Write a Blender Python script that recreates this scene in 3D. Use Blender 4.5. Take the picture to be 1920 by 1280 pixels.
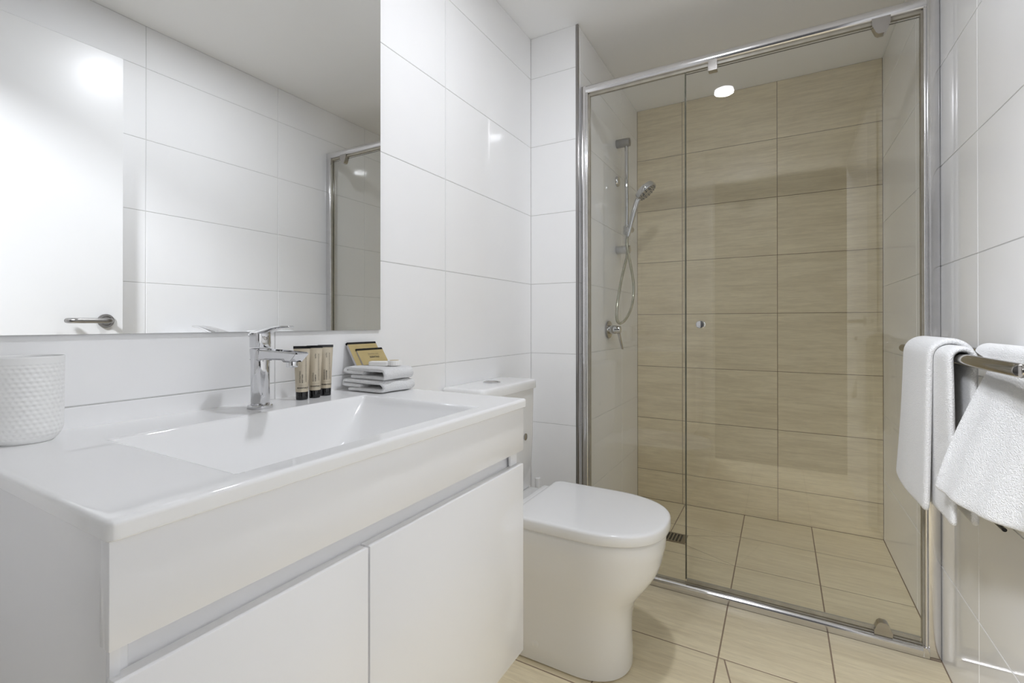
import bpy, bmesh, math, random
from mathutils import Vector, Matrix

for o in list(bpy.data.objects):
    bpy.data.objects.remove(o, do_unlink=True)
SC = bpy.context.scene
COL = SC.collection
random.seed(7)

# ------------------------------------------------------------------ camera
cd = bpy.data.cameras.new('camera')
cam = bpy.data.objects.new('camera', cd)
COL.objects.link(cam)
FWD = Vector((-0.49319939, 0.86991145, 0.0029027))
RGT = Vector((0.8699142, 0.4932028, -0.0005542))
UPV = Vector((0.0019137, -0.0022518, 0.9999956))
M = Matrix.Identity(4)
for i in range(3):
    M[i][0] = RGT[i]; M[i][1] = UPV[i]; M[i][2] = -FWD[i]
M[0][3], M[1][3], M[2][3] = 0.0, 0.0, 1.0141
cam.matrix_world = M
cd.sensor_fit = 'HORIZONTAL'
cd.sensor_width = 36.0
cd.lens = 886.964 / 1920 * 36.0
cd.shift_y = -(640 - 604.03) / 1920
cd.clip_start = 0.01
SC.camera = cam

# ------------------------------------------------------------------ world, exposure
w = bpy.data.worlds.new('world')
SC.world = w
w.use_nodes = True
w.node_tree.nodes['Background'].inputs[0].default_value = (1, 1, 1, 1)
w.node_tree.nodes['Background'].inputs[1].default_value = 0.05
SC.view_settings.view_transform = 'Standard'
SC.view_settings.look = 'None'
SC.view_settings.exposure = 0.18
SC.view_settings.gamma = 1.0
SC.view_settings.use_curve_mapping = False
SC.cycles.max_bounces = 9
SC.cycles.diffuse_bounces = 7
SC.cycles.glossy_bounces = 4
SC.cycles.transparent_max_bounces = 16
SC.cycles.use_adaptive_sampling = True
SC.cycles.adaptive_threshold = 0.03
SC.cycles.caustics_reflective = False
SC.cycles.caustics_refractive = False
LAMP = 7.1            # bathroom downlight, watts
HALL_FILL = 76.0      # unseen fill lamp added in the hallway, watts

# ------------------------------------------------------------------ dimensions (metres, camera stands at x=0, y=0)
XL, XR = -0.9516, 0.4205          # vanity wall, right wall
YN, XN = 1.847, -0.739            # face of the nib wall, its outer edge
XS, YB = -0.732, 2.790            # shower left wall, shower back wall
ZC = 2.263                        # ceiling
YF = 0.03                         # room face of the door wall
ZT = 0.852                        # basin top

# ------------------------------------------------------------------ material helpers
def mat(name, col, rough=0.5, metal=0.0, spec=0.5, coat=0.0, noise=None, bump=None, emis=None):
    m = bpy.data.materials.new(name); m.use_nodes = True
    nt = m.node_tree; b = nt.nodes['Principled BSDF']
    b.inputs['Base Color'].default_value = (*col, 1)
    b.inputs['Roughness'].default_value = rough
    b.inputs['Metallic'].default_value = metal
    b.inputs['Specular IOR Level'].default_value = spec
    b.inputs['Coat Weight'].default_value = coat
    b.inputs['Coat Roughness'].default_value = 0.03
    if noise:      # (scale vector, colour 2, detail, use random per object)
        tc = nt.nodes.new('ShaderNodeTexCoord'); mp = nt.nodes.new('ShaderNodeMapping')
        nz = nt.nodes.new('ShaderNodeTexNoise'); rp = nt.nodes.new('ShaderNodeMix'); rp.data_type = 'RGBA'
        mp.inputs['Scale'].default_value = noise[0]
        nz.inputs['Scale'].default_value = 1.0; nz.inputs['Detail'].default_value = noise[2]
        nt.links.new(tc.outputs['Object'], mp.inputs['Vector']); nt.links.new(mp.outputs[0], nz.inputs['Vector'])
        mr = nt.nodes.new('ShaderNodeMapRange'); mr.inputs[1].default_value = 0.3; mr.inputs[2].default_value = 0.7
        nt.links.new(nz.outputs['Fac'], mr.inputs[0]); nt.links.new(mr.outputs[0], rp.inputs[0])
        rp.inputs[6].default_value = (*col, 1); rp.inputs[7].default_value = (*noise[1], 1)
        nt.links.new(rp.outputs[2], b.inputs['Base Color'])
    if bump:       # (scale, strength, distance)
        tc = nt.nodes.new('ShaderNodeTexCoord'); nz = nt.nodes.new('ShaderNodeTexNoise')
        nz.inputs['Scale'].default_value = bump[0]; nz.inputs['Detail'].default_value = 3
        bp = nt.nodes.new('ShaderNodeBump'); bp.inputs['Strength'].default_value = bump[1]; bp.inputs['Distance'].default_value = bump[2]
        nt.links.new(tc.outputs['Object'], nz.inputs['Vector']); nt.links.new(nz.outputs['Fac'], bp.inputs['Height'])
        nt.links.new(bp.outputs[0], b.inputs['Normal'])
    if emis:
        b.inputs['Emission Color'].default_value = (*emis[0], 1); b.inputs['Emission Strength'].default_value = emis[1]
    return m

def stone_mat():
    m = bpy.data.materials.new('beige_stone_tile'); m.use_nodes = True
    nt = m.node_tree; N = nt.nodes; Lk = nt.links; b = N['Principled BSDF']
    tc = N.new('ShaderNodeTexCoord'); oi = N.new('ShaderNodeObjectInfo')
    mul = N.new('ShaderNodeVectorMath'); mul.operation = 'SCALE'; mul.inputs[0].default_value = (7.3, 11.9, 3.7)
    Lk.new(oi.outputs['Random'], mul.inputs['Scale'])
    add = N.new('ShaderNodeVectorMath'); Lk.new(tc.outputs['Object'], add.inputs[0]); Lk.new(mul.outputs[0], add.inputs[1])
    def noise(scale, det, dist):
        mp = N.new('ShaderNodeMapping'); mp.inputs['Scale'].default_value = scale
        Lk.new(add.outputs[0], mp.inputs['Vector'])
        nz = N.new('ShaderNodeTexNoise'); nz.inputs['Scale'].default_value = 1; nz.inputs['Detail'].default_value = det
        nz.inputs['Distortion'].default_value = dist
        Lk.new(mp.outputs[0], nz.inputs['Vector']); return nz
    n1 = noise((6, 75, 6), 6, 0.6); n2 = noise((2.2, 14, 2), 2, 0.3); n3 = noise((30, 260, 30), 2, 0.0)
    r1 = N.new('ShaderNodeValToRGB')
    r1.color_ramp.elements[0].position = 0.30; r1.color_ramp.elements[0].color = (0.71, 0.62, 0.435, 1)
    r1.color_ramp.elements[1].position = 0.62; r1.color_ramp.elements[1].color = (0.81, 0.72, 0.52, 1)
    Lk.new(n1.outputs['Fac'], r1.inputs[0])
    r2 = N.new('ShaderNodeValToRGB')
    r2.color_ramp.elements[0].position = 0.30; r2.color_ramp.elements[0].color = (0.90, 0.885, 0.86, 1)
    r2.color_ramp.elements[1].position = 0.60; r2.color_ramp.elements[1].color = (1.0, 1.0, 1.0, 1)
    Lk.new(n2.outputs['Fac'], r2.inputs[0])
    mx = N.new('ShaderNodeMix'); mx.data_type = 'RGBA'; mx.blend_type = 'MULTIPLY'; mx.inputs[0].default_value = 0.8
    Lk.new(r1.outputs[0], mx.inputs[6]); Lk.new(r2.outputs[0], mx.inputs[7])
    r3 = N.new('ShaderNodeMapRange'); r3.inputs[1].default_value = .3; r3.inputs[2].default_value = .7; r3.inputs[3].default_value = .94; r3.inputs[4].default_value = 1.04
    Lk.new(n3.outputs['Fac'], r3.inputs[0])
    m2 = N.new('ShaderNodeVectorMath'); m2.operation = 'SCALE'
    Lk.new(mx.outputs[2], m2.inputs[0]); Lk.new(r3.outputs[0], m2.inputs['Scale'])
    Lk.new(m2.outputs[0], b.inputs['Base Color'])
    b.inputs['Roughness'].default_value = 0.32
    b.inputs['Specular IOR Level'].default_value = 0.4
    return m

def glass_mat(name, tint, ior=1.5, alpha=1.0):
    m = bpy.data.materials.new(name); m.use_nodes = True
    nt = m.node_tree; N = nt.nodes; Lk = nt.links
    for n in list(N): N.remove(n)
    out = N.new('ShaderNodeOutputMaterial'); mx = N.new('ShaderNodeMixShader')
    tr = N.new('ShaderNodeBsdfTransparent'); gl = N.new('ShaderNodeBsdfGlossy'); fr = N.new('ShaderNodeFresnel')
    ge = N.new('ShaderNodeNewGeometry'); mr = N.new('ShaderNodeMapRange')
    mr.inputs[3].default_value = ior; mr.inputs[4].default_value = 1.0 / ior
    Lk.new(ge.outputs['Backfacing'], mr.inputs[0]); Lk.new(mr.outputs[0], fr.inputs['IOR'])
    tr.inputs[0].default_value = (*tint, 1); gl.inputs['Roughness'].default_value = 0.0
    gl.inputs[0].default_value = (1, 1, 1, 1)
    Lk.new(fr.outputs[0], mx.inputs[0]); Lk.new(tr.outputs[0], mx.inputs[1]); Lk.new(gl.outputs[0], mx.inputs[2])
    Lk.new(mx.outputs[0], out.inputs[0])
    return m

WT = (0.93, 0.93, 0.93)
m_tile = mat('white_gloss_tile', WT, 0.06, spec=0.5, noise=((9, 9, 9), (0.922, 0.922, 0.925), 1))
m_grout = mat('white_grout', (0.69, 0.69, 0.68), 0.8, noise=((60, 60, 60), (0.64, 0.64, 0.63), 2))
m_bgrout = mat('brown_grout', (0.27, 0.20, 0.14), 0.85, noise=((60, 60, 60), (0.32, 0.24, 0.17), 2))
m_stone = stone_mat()
m_ceil = mat('ceiling_paint', (0.955, 0.955, 0.953), 0.55, noise=((4, 4, 4), (0.945, 0.945, 0.943), 2))
m_hall = mat('hall_paint', (0.065, 0.063, 0.06), 0.7, noise=((4, 4, 4), (0.055, 0.053, 0.05), 2))
m_carpet = mat('hall_carpet', (0.07, 0.065, 0.06), 0.95, noise=((200, 200, 200), (0.05, 0.047, 0.044), 3))
m_ceramic = mat('white_ceramic', (0.87, 0.87, 0.87), 0.05, spec=0.55, coat=0.3, noise=((3, 3, 3), (0.86, 0.86, 0.86), 1))
m_resin = mat('gloss_white_basin', (0.90, 0.90, 0.90), 0.05, spec=0.5, coat=0.0, noise=((3, 3, 3), (0.872, 0.872, 0.872), 1))
m_cab = mat('white_gloss_cabinet', (0.89, 0.89, 0.90), 0.12, spec=0.5, noise=((3, 3, 3), (0.88, 0.88, 0.89), 1))
m_cabin = mat('white_melamine', (0.88, 0.88, 0.89), 0.3, noise=((3, 3, 3), (0.87, 0.87, 0.88), 1))
m_plast = mat('white_plastic', (0.86, 0.86, 0.86), 0.16, spec=0.5, noise=((3, 3, 3), (0.85, 0.85, 0.85), 1))
m_door = mat('white_door_paint', (0.90, 0.90, 0.895), 0.30, spec=0.4, noise=((6, 6, 6), (0.89, 0.89, 0.885), 2))
m_chrome = mat('chrome', (0.68, 0.68, 0.69), 0.035, metal=1.0, noise=((5, 5, 5), (0.66, 0.66, 0.67), 1))
m_frame = mat('polished_aluminium', (0.78, 0.77, 0.77), 0.14, metal=1.0, noise=((2, 2, 20), (0.74, 0.73, 0.73), 1))
m_satin = mat('satin_steel', (0.36, 0.35, 0.34), 0.28, metal=1.0, noise=((40, 40, 4), (0.32, 0.31, 0.30), 2))
m_gun = mat('dark_chrome', (0.52, 0.50, 0.48), 0.12, metal=1.0, noise=((5, 5, 5), (0.46, 0.44, 0.42), 1))
m_drain = mat('drain_steel', (0.38, 0.33, 0.26), 0.35, metal=0.8, noise=((80, 80, 80), (0.30, 0.26, 0.20), 2))
m_black = mat('black_void', (0.012, 0.012, 0.012), 0.6, noise=((20, 20, 20), (0.018, 0.017, 0.016), 1))
m_blackg = mat('black_gloss_plastic', (0.008, 0.008, 0.009), 0.12, noise=((20, 20, 20), (0.011, 0.011, 0.012), 1))
m_mirror = mat('mirror_silver', (0.90, 0.905, 0.90), 0.0, metal=1.0, noise=((2, 2, 2), (0.895, 0.90, 0.895), 1))
m_medge = mat('mirror_edge', (0.55, 0.57, 0.56), 0.15, metal=0.6, noise=((9, 9, 9), (0.50, 0.52, 0.51), 1))
m_glass = glass_mat('clear_glass', (0.985, 0.99, 0.985))
m_gedge = mat('glass_edge', (0.085, 0.085, 0.062), 0.12, noise=((30, 30, 30), (0.12, 0.12, 0.09), 1))
m_seal = mat('grey_seal', (0.34, 0.31, 0.25), 0.3, noise=((30, 30, 30), (0.40, 0.37, 0.30), 1))
m_towel = mat('white_terry', (0.955, 0.955, 0.95), 0.95, spec=0.1, noise=((350, 350, 350), (0.90, 0.90, 0.90), 3), bump=(480, 1.0, 0.004))
m_matte = mat('matt_white_stoneware', (0.88, 0.88, 0.87), 0.38, noise=((6, 6, 6), (0.87, 0.87, 0.86), 1))
m_tube = mat('champagne_tube', (0.56, 0.49, 0.37), 0.33, metal=0.15, noise=((20, 20, 8), (0.61, 0.54, 0.42), 1))
m_ink = mat('black_print', (0.015, 0.014, 0.013), 0.5, noise=((90, 90, 90), (0.03, 0.028, 0.026), 1))
m_ink2 = mat('brown_print', (0.14, 0.11, 0.07), 0.5, noise=((90, 90, 90), (0.17, 0.13, 0.09), 1))
m_gold = mat('gold_card', (0.52, 0.41, 0.19), 0.42, metal=0.35, noise=((25, 25, 25), (0.56, 0.45, 0.22), 2))
m_cardw = mat('white_card', (0.62, 0.60, 0.60), 0.6, noise=((25, 25, 25), (0.56, 0.54, 0.55), 2))
m_paper = mat('white_wrapper', (0.86, 0.85, 0.83), 0.5, noise=((25, 25, 25), (0.83, 0.82, 0.80), 2))
m_hose = mat('clear_yellow_hose', (0.42, 0.41, 0.30), 0.15, metal=0.55, noise=((30, 30, 12), (0.55, 0.54, 0.46), 2))
m_lamp = mat('lamp_diffuser', (1, 1, 1), 0.5, emis=((0.97, 1.0, 1.07), 25.0), noise=((5, 5, 5), (0.98, 0.98, 0.98), 1))
m_hfill = mat('hall_fill_diffuser', (1, 1, 1), 0.5, emis=((0.96, 1.0, 1.08), 12.0), noise=((5, 5, 5), (0.98, 0.98, 0.98), 1))  # glowing face of the added hallway fill lamp

for m_ in (m_lamp, m_hfill): m_.cycles.emission_sampling = 'NONE'

# ------------------------------------------------------------------ object helpers
ORI = {}
def link(o, parent=None):
    COL.objects.link(o)
    if parent is not None: o.parent = parent
    return o
def obj(name, bm, mats, parent=None, smooth=40, origin=None):
    """bm holds world coordinates; the object sits at its parent's origin."""
    org = Vector(origin) if origin is not None else (ORI[parent.name] if parent is not None else Vector((0, 0, 0)))
    bmesh.ops.translate(bm, verts=bm.verts, vec=-org)
    bmesh.ops.recalc_face_normals(bm, faces=bm.faces)
    me = bpy.data.meshes.new(name); bm.to_mesh(me); bm.free()
    for m in (mats if isinstance(mats, (list, tuple)) else [mats]): me.materials.append(m)
    if smooth:
        for p in me.polygons: p.use_smooth = True
        me.set_sharp_from_angle(angle=math.radians(smooth))
    o = bpy.data.objects.new(name, me)
    link(o, parent)
    po = ORI[parent.name] if parent is not None else Vector((0, 0, 0))
    o.location = org - po
    ORI[o.name] = org
    return o
def thing(name, loc, label, cat, group=None):
    o = bpy.data.objects.new(name, None); o.empty_display_size = 0.05
    link(o); o.location = loc; ORI[o.name] = Vector(loc)
    return tag(o, label, cat, group)
def tag(o, label, cat, group=None):
    o['label'] = label; o['category'] = cat
    if group: o['group'] = group
    return o
def struct(o, label=None):
    o['kind'] = 'structure'
    if label: o['label'] = label
    return o

def nb(): return bmesh.new()
def add_box(bm, x0, x1, y0, y1, z0, z1, bev=0.0, seg=2, mi=0):
    r = bmesh.ops.create_cube(bm, size=1.0)
    vs = r['verts']
    for v in vs:
        v.co = Vector(((x0 + x1) / 2 + v.co.x * (x1 - x0), (y0 + y1) / 2 + v.co.y * (y1 - y0), (z0 + z1) / 2 + v.co.z * (z1 - z0)))
    fs = list({f for v in vs for f in v.link_faces})
    for f in fs: f.material_index = mi
    if bev > 0:
        es = list({e for v in vs for e in v.link_edges})
        bmesh.ops.bevel(bm, geom=es, offset=bev, segments=seg, profile=0.5, affect='EDGES', clamp_overlap=True)
    return bm
def box(*a, **k): return add_box(nb(), *a, **k)
def frame_axes(d):
    d = Vector(d).normalized()
    a = Vector((0, 0, 1)) if abs(d.z) < 0.9 else Vector((1, 0, 0))
    u = d.cross(a).normalized(); v = d.cross(u).normalized()
    return d, u, v
def loft(bm, rings, cap0=True, cap1=True, closed=True, mi=0):
    R = [[bm.verts.new(p) for p in r] for r in rings]
    n = len(R[0])
    for a, b in zip(R[:-1], R[1:]):
        for i in range(n if closed else n - 1):
            j = (i + 1) % n
            f = bm.faces.new((a[i], a[j], b[j], b[i])); f.material_index = mi
    if cap0: bm.faces.new(list(reversed(R[0]))).material_index = mi
    if cap1: bm.faces.new(R[-1]).material_index = mi
    return R
def add_lathe(bm, base, axis, prof, seg=32, mi=0, cap0=True, cap1=True):
    """prof: (radius, distance along axis)"""
    d, u, v = frame_axes(axis); base = Vector(base)
    rings = []
    for r, h in prof:
        rings.append([base + d * h + (u * math.cos(2 * math.pi * i / seg) + v * math.sin(2 * math.pi * i / seg)) * max(r, 1e-5) for i in range(seg)])
    loft(bm, rings, cap0, cap1, mi=mi)
    return bm
def lathe(*a, **k): return add_lathe(nb(), *a, **k)
def cyl_prof(r, h, b=0.002):
    return [(r - b, 0), (r - b * .3, b * .3), (r, b), (r, h - b), (r - b * .3, h - b * .3), (r - b, h)]
def add_cyl(bm, p0, p1, r, b=0.001, seg=24, mi=0):
    p0 = Vector(p0); p1 = Vector(p1)
    return add_lathe(bm, p0, p1 - p0, cyl_prof(r, (p1 - p0).length, b), seg, mi)
def cyl(*a, **k): return add_cyl(nb(), *a, **k)
def catmull(P, n=8):
    P = [Vector(p) for p in P]; out = []
    for i in range(len(P) - 1):
        p0 = P[max(i - 1, 0)]; p1 = P[i]; p2 = P[i + 1]; p3 = P[min(i + 2, len(P) - 1)]
        for k in range(n):
            t = k / n
            out.append(0.5 * ((2 * p1) + (-p0 + p2) * t + (2 * p0 - 5 * p1 + 4 * p2 - p3) * t * t + (-p0 + 3 * p1 - 3 * p2 + p3) * t ** 3))
    out.append(P[-1]); return out
def add_tube(bm, pts, r, seg=12, mi=0):
    rings = []; prev = None
    for i, p in enumerate(pts):
        d = (pts[min(i + 1, len(pts) - 1)] - pts[max(i - 1, 0)]).normalized()
        if prev is None: _, u, v = frame_axes(d)
        else:
            u = (prev - d * prev.dot(d)).normalized(); v = d.cross(u)
        prev = u
        rr = r(i / (len(pts) - 1)) if callable(r) else r
        rings.append([p + (u * math.cos(2 * math.pi * k / seg) + v * math.sin(2 * math.pi * k / seg)) * rr for k in range(seg)])
    loft(bm, rings, mi=mi); return bm
def add_prism(bm, poly, f, h0, h1, mi=0):
    """poly of 2D points, f(a, b, h) -> 3D"""
    loft(bm, [[f(a, b, h0) for a, b in poly], [f(a, b, h1) for a, b in poly]], mi=mi)
    return bm
def bevel_all(bm, off, seg=2, ang=30):
    es = [e for e in bm.edges if len(e.link_faces) == 2 and e.calc_face_angle(0) > math.radians(ang)]
    bmesh.ops.bevel(bm, geom=es, offset=off, segments=seg, profile=0.5, affect='EDGES', clamp_overlap=True)
    return bm
def text_geo(body, size, align='CENTER', spacing=1.0, bold=0.0):
    cu = bpy.data.curves.new('tmp', 'FONT'); cu.body = body; cu.size = size; cu.align_x = align; cu.align_y = 'CENTER'
    cu.space_character = spacing; cu.resolution_u = 2; cu.offset = bold * size
    o = bpy.data.objects.new('tmp', cu); COL.objects.link(o)
    dg = bpy.context.evaluated_depsgraph_get()
    me = bpy.data.meshes.new_from_object(o.evaluated_get(dg))
    V = [(v.co.x, v.co.y) for v in me.vertices]; F = [tuple(p.vertices) for p in me.polygons]
    bpy.data.objects.remove(o); bpy.data.curves.remove(cu); bpy.data.meshes.remove(me)
    return V, F
def add_text(bm, body, size, f, pos=(0, 0), rot=0.0, align='CENTER', spacing=1.0, mi=0, bold=0.0):
    V, F = text_geo(body, size, align, spacing, bold); c, s = math.cos(rot), math.sin(rot)
    vs = [bm.verts.new(f(pos[0] + a * c - b * s, pos[1] + a * s + b * c)) for a, b in V]
    for q in F:
        try: bm.faces.new([vs[i] for i in q]).material_index = mi
        except ValueError: pass
def add_bar2d(bm, x0, x1, y0, y1, f, n=6):
    if (x1 - x0) > (y1 - y0):
        cols = [(x0 + (x1 - x0) * i / n) for i in range(n + 1)]
        P = [[bm.verts.new(f(x, y0)), bm.verts.new(f(x, y1))] for x in cols]
    else:
        cols = [(y0 + (y1 - y0) * i / n) for i in range(n + 1)]
        P = [[bm.verts.new(f(x0, y)), bm.verts.new(f(x1, y))] for y in cols]
    for a, b in zip(P[:-1], P[1:]): bm.faces.new((a[0], b[0], b[1], a[1]))

# ------------------------------------------------------------------ tiles
TM = {}
PROUD = 0.0016
def tile_mesh(w_, h_, m, name='tile'):
    key = (round(w_, 4), round(h_, 4), m.name)
    if key in TM: return TM[key]
    bm = nb(); c = 0.0012; t = PROUD
    def rect(ins, z): return [Vector((sx * (w_ / 2 - ins), sy * (h_ / 2 - ins), z)) for sx, sy in ((-1, -1), (1, -1), (1, 1), (-1, 1))]
    loft(bm, [rect(0, -t - 0.0006), rect(0, -c * .7), rect(c * .35, -c * .22), rect(c, 0)], cap0=False)
    bmesh.ops.recalc_face_normals(bm, faces=bm.faces)
    me = bpy.data.meshes.new(name); bm.to_mesh(me); bm.free(); me.materials.append(m)
    for p in me.polygons: p.use_smooth = False
    TM[key] = me
    return me
def lay(wall, O, U, V, us, vs, m, gap=0.0022, skip=None):
    """tiles between the cut lines us x vs; O + u*U + v*V, faces along U x V"""
    U = Vector(U); V = Vector(V); Nn = U.cross(V); O = Vector(O)
    R = Matrix((U, V, Nn)).transposed().to_4x4()
    for i in range(len(us) - 1):
        for j in range(len(vs) - 1):
            u0, u1, v0, v1 = us[i], us[i + 1], vs[j], vs[j + 1]
            if skip and skip(u0, u1, v0, v1): continue
            o = bpy.data.objects.new('tile', tile_mesh(u1 - u0 - gap, v1 - v0 - gap, m))
            link(o, wall)
            o.matrix_local = Matrix.Translation(O + U * (u0 + u1) / 2 + V * (v0 + v1) / 2 - ORI[wall.name]) @ R
def poly_tile(wall, pts, z, m, gap=0.0022):
    """polygonal floor tile, pts anticlockwise, shrunk by half the joint"""
    n = len(pts); P = [Vector((a, b, 0)) for a, b in pts]
    def inset(d):
        out = []
        for i in range(n):
            a, b, c = P[i - 1], P[i], P[(i + 1) % n]
            e1 = (b - a).normalized(); e2 = (c - b).normalized()
            n1 = Vector((-e1.y, e1.x, 0)); n2 = Vector((-e2.y, e2.x, 0))
            k = 1 + n1.dot(n2)
            out.append(b + (n1 + n2) * (d / max(k, 0.25)))
        return out
    ctr = sum(P, Vector()) / n
    bm = nb()
    loft(bm, [[q + Vector((0, 0, z + dz)) for q in inset(gap / 2 + ins)] for ins, dz in ((0, -PROUD - .0006), (0, -.0008), (.0004, -.00026), (.0012, 0))], cap0=False)
    obj('tile', bm, m, wall, smooth=0, origin=(ctr.x, ctr.y, z))

RZ = [0, .286, .586, .886, 1.186, 1.486, 1.786, 2.086, ZC]         # white tile rows
RT = [0, .167, .467, .767, 1.067, 1.367, 1.667, 1.967, ZC]         # beige tile rows
T = 0.12
g = PROUD
# vanity wall
wl = struct(obj('wall_left', box(XL - T, XL - g, -0.09, YN + .02, -.02, ZC + .02), m_grout, smooth=0), 'white tiled wall behind vanity and mirror')
lay(wl, (XL, 0, 0), (0, 1, 0), (0, 0, 1), [YF, .038 + .0, .638, 1.238, YN][1:], RZ, m_tile)
# nib wall beside the shower (solid block from the vanity wall to the shower's left wall)
wn = struct(obj('wall_nib', box(XL - .06, XS - g, YN + g, YB + .02, -.02, ZC + .02), m_grout, smooth=0), 'white tiled nib wall between toilet and shower')
lay(wn, (0, YN, 0), (1, 0, 0), (0, 0, 1), [XL, XN - .001], RZ, m_tile)
lay(wn, (XS, 0, 0), (0, 1, 0), (0, 0, 1), [YN + .012, 1.877, 2.477, YB], RZ, m_tile)
struct(obj('trim_1', box(XN - .0015, XS + .0012, YN - .0012, YN + .012, 0, ZC - .001, bev=.0006, seg=1), m_satin), 'grey metal tile edge trim on nib wall corner')
# shower back wall
wb = struct(obj('wall_back', box(XS - .2, XR + T, YB + g, YB + T, -.02, ZC + .02), m_bgrout, smooth=0), 'beige stone tiled shower back wall')
lay(wb, (0, YB, 0), (1, 0, 0), (0, 0, 1), [XS, -.479, -.0122, XR], RT, m_stone, gap=.0026)
# right wall (room and shower)
wr = struct(obj('wall_right', box(XR + g, XR + T, -.09, YB + T, -.02, ZC + .02), m_grout, smooth=0), 'white tiled wall with towel rail')
lay(wr, (XR, 0, 0), (0, -1, 0), (0, 0, 1), [-YB, -2.767, -2.167, -1.567, -.967, -.367, -YF], RZ, m_tile)
# door wall with the doorway the picture is taken from
DX0, DX1, DZ = -.44, .418, 2.085
bm = nb()
add_box(bm, XL - T, DX0, -.09, YF - g, -.02, ZC + .02); add_box(bm, DX0, DX1, -.09, YF - g, DZ, ZC + .02); add_box(bm, DX1, XR + T, -.09, YF - g, -.02, ZC + .02)
wf = struct(obj('wall_front', bm, m_grout, smooth=0), 'white tiled wall around the open doorway')
lay(wf, (0, YF, 0), (-1, 0, 0), (0, 0, 1), [-DX0 + .045, .6, -XL], RZ, m_tile)
struct(obj('trim_2', add_box(add_box(nb(), DX0 - .045, DX0 + .012, -.095, YF + .014, 0, DZ + .03, bev=.002), DX0 + .012, DX1, -.095, YF + .014, DZ - .012, DZ + .03, bev=.002), m_door), 'white door frame around the doorway')
# floor
fl = struct(obj('floor', box(XL - .05, XR + .05, -.09, YB + .05, -.1, -.0006), m_bgrout, smooth=0), 'beige stone tiled floor')
FX = [XL, -.766, -.466, -.166, .134, XR]
FY = [-.09, .319, .63, .94, 1.251, 1.562, 1.868]
def skip_out(u0, u1, v0, v1): return v0 > 1.2 and v1 < 1.6 and abs(u0 + .166) < .01
lay(fl, (0, 0, 0), (1, 0, 0), (0, 1, 0), FX, FY, m_stone, gap=.004, skip=skip_out)
# tile cut by a diagonal joint in front of the shower door
poly_tile(fl, [(-.166, 1.251), (-.0655, 1.251), (-.149, 1.562), (-.166, 1.562)], 0, m_stone, .004)
poly_tile(fl, [(-.0655, 1.251), (.134, 1.251), (.134, 1.562), (-.149, 1.562)], 0, m_stone, .004)
# shower floor
SX = [XS, -.466, -.166, .134, XR]; SY = [1.872, 2.185, 2.494, YB]
lay(fl, (0, 0, 0), (1, 0, 0), (0, 1, 0), SX, SY, m_stone, gap=.004, skip=lambda u0, u1, v0, v1: u1 < -.1 and 2.1 < v0 < 2.3)
dx0, dx1, dy0, dy1 = -.492, -.386, 2.285, 2.390
poly_tile(fl, [(dx1, dy0), (-.166, 2.185), (-.166, 2.494), (dx1, dy1)], 0, m_stone, .003)
poly_tile(fl, [(-.466, dy1), (dx1, dy1), (-.166, 2.494), (-.466, 2.494)], 0, m_stone, .003)
poly_tile(fl, [(-.466, 2.185), (-.166, 2.185), (dx1, dy0), (-.466, dy0)], 0, m_stone, .003)
poly_tile(fl, [(XS, 2.185), (-.466, 2.185), (-.466, dy0), (dx0, dy0)], 0, m_stone, .003)
poly_tile(fl, [(XS, 2.185), (dx0, dy0), (dx0, dy1), (XS, 2.494)], 0, m_stone, .003)
poly_tile(fl, [(dx0, dy1), (-.466, dy1), (-.466, 2.494), (XS, 2.494)], 0, m_stone, .003)
# ceiling
struct(obj('ceiling', box(XL - T, XR + T, -.09, YB + T, ZC, ZC + .1), m_ceil, smooth=0), 'white painted ceiling')
# hallway behind the camera
struct(obj('wall_hall', add_box(add_box(add_box(nb(), -1.3, -1.2, -2.2, -.09, -.02, 2.5), 1.2, 1.3, -2.2, -.09, -.02, 2.5), -1.3, 1.3, -2.3, -2.2, -.02, 2.5), m_hall, smooth=0), 'painted hallway wall behind the camera')
bm = nb(); add_box(bm, -1.3, XL - T, -.1, -.0905, -.02, 2.5); add_box(bm, XR + T, 1.3, -.1, -.0905, -.02, 2.5); add_box(bm, XL - T, XR + T, -.1, -.0905, DZ + .03, 2.5)
struct(obj('wall_hall_front', bm, m_hall, smooth=0), 'painted hallway wall beside the doorway')
struct(obj('floor_hall', box(-1.3, 1.3, -2.3, -.0905, -.1, -.002), m_carpet, smooth=0), 'carpeted hallway floor')
struct(obj('ceiling_hall', box(-1.3, 1.3, -2.3, -.09, 2.4, 2.5), m_ceil, smooth=0), 'painted hallway ceiling')

# ------------------------------------------------------------------ lamps
def downlight(loc, label, r, dm, watts):
    t = thing('downlight', loc, label, 'downlight')
    x, y, z = loc
    obj('trim_ring', lathe((x, y, z), (0, 0, -1), [(r, 0), (r + .010, 0), (r + .010, .002), (r + .004, .005), (r, .005)], 48, cap0=False, cap1=False), m_plast, t)
    obj('diffuser', lathe((x, y, z - .0015), (0, 0, -1), [(r * .999, .001), (r * .96, .010), (r * .8, .0135)], 32, cap0=False), dm, t)
    ld = bpy.data.lights.new('lamp_light', 'AREA'); ld.shape = 'DISK'; ld.size = 2 * r; ld.energy = watts; ld.color = (.97, 1.0, 1.07)
    lo = bpy.data.objects.new('lamp_light', ld); link(lo, t); lo.location = (0, 0, -.016)
downlight((-.258, 1.02, ZC), 'round white recessed downlight in the bathroom ceiling', .046, m_lamp, LAMP)
downlight((-.62, -.75, 2.4), 'large round fill light added out of view on the hallway ceiling', .2, m_hfill, HALL_FILL)  # added fill, brightens the bathroom through the doorway

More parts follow.
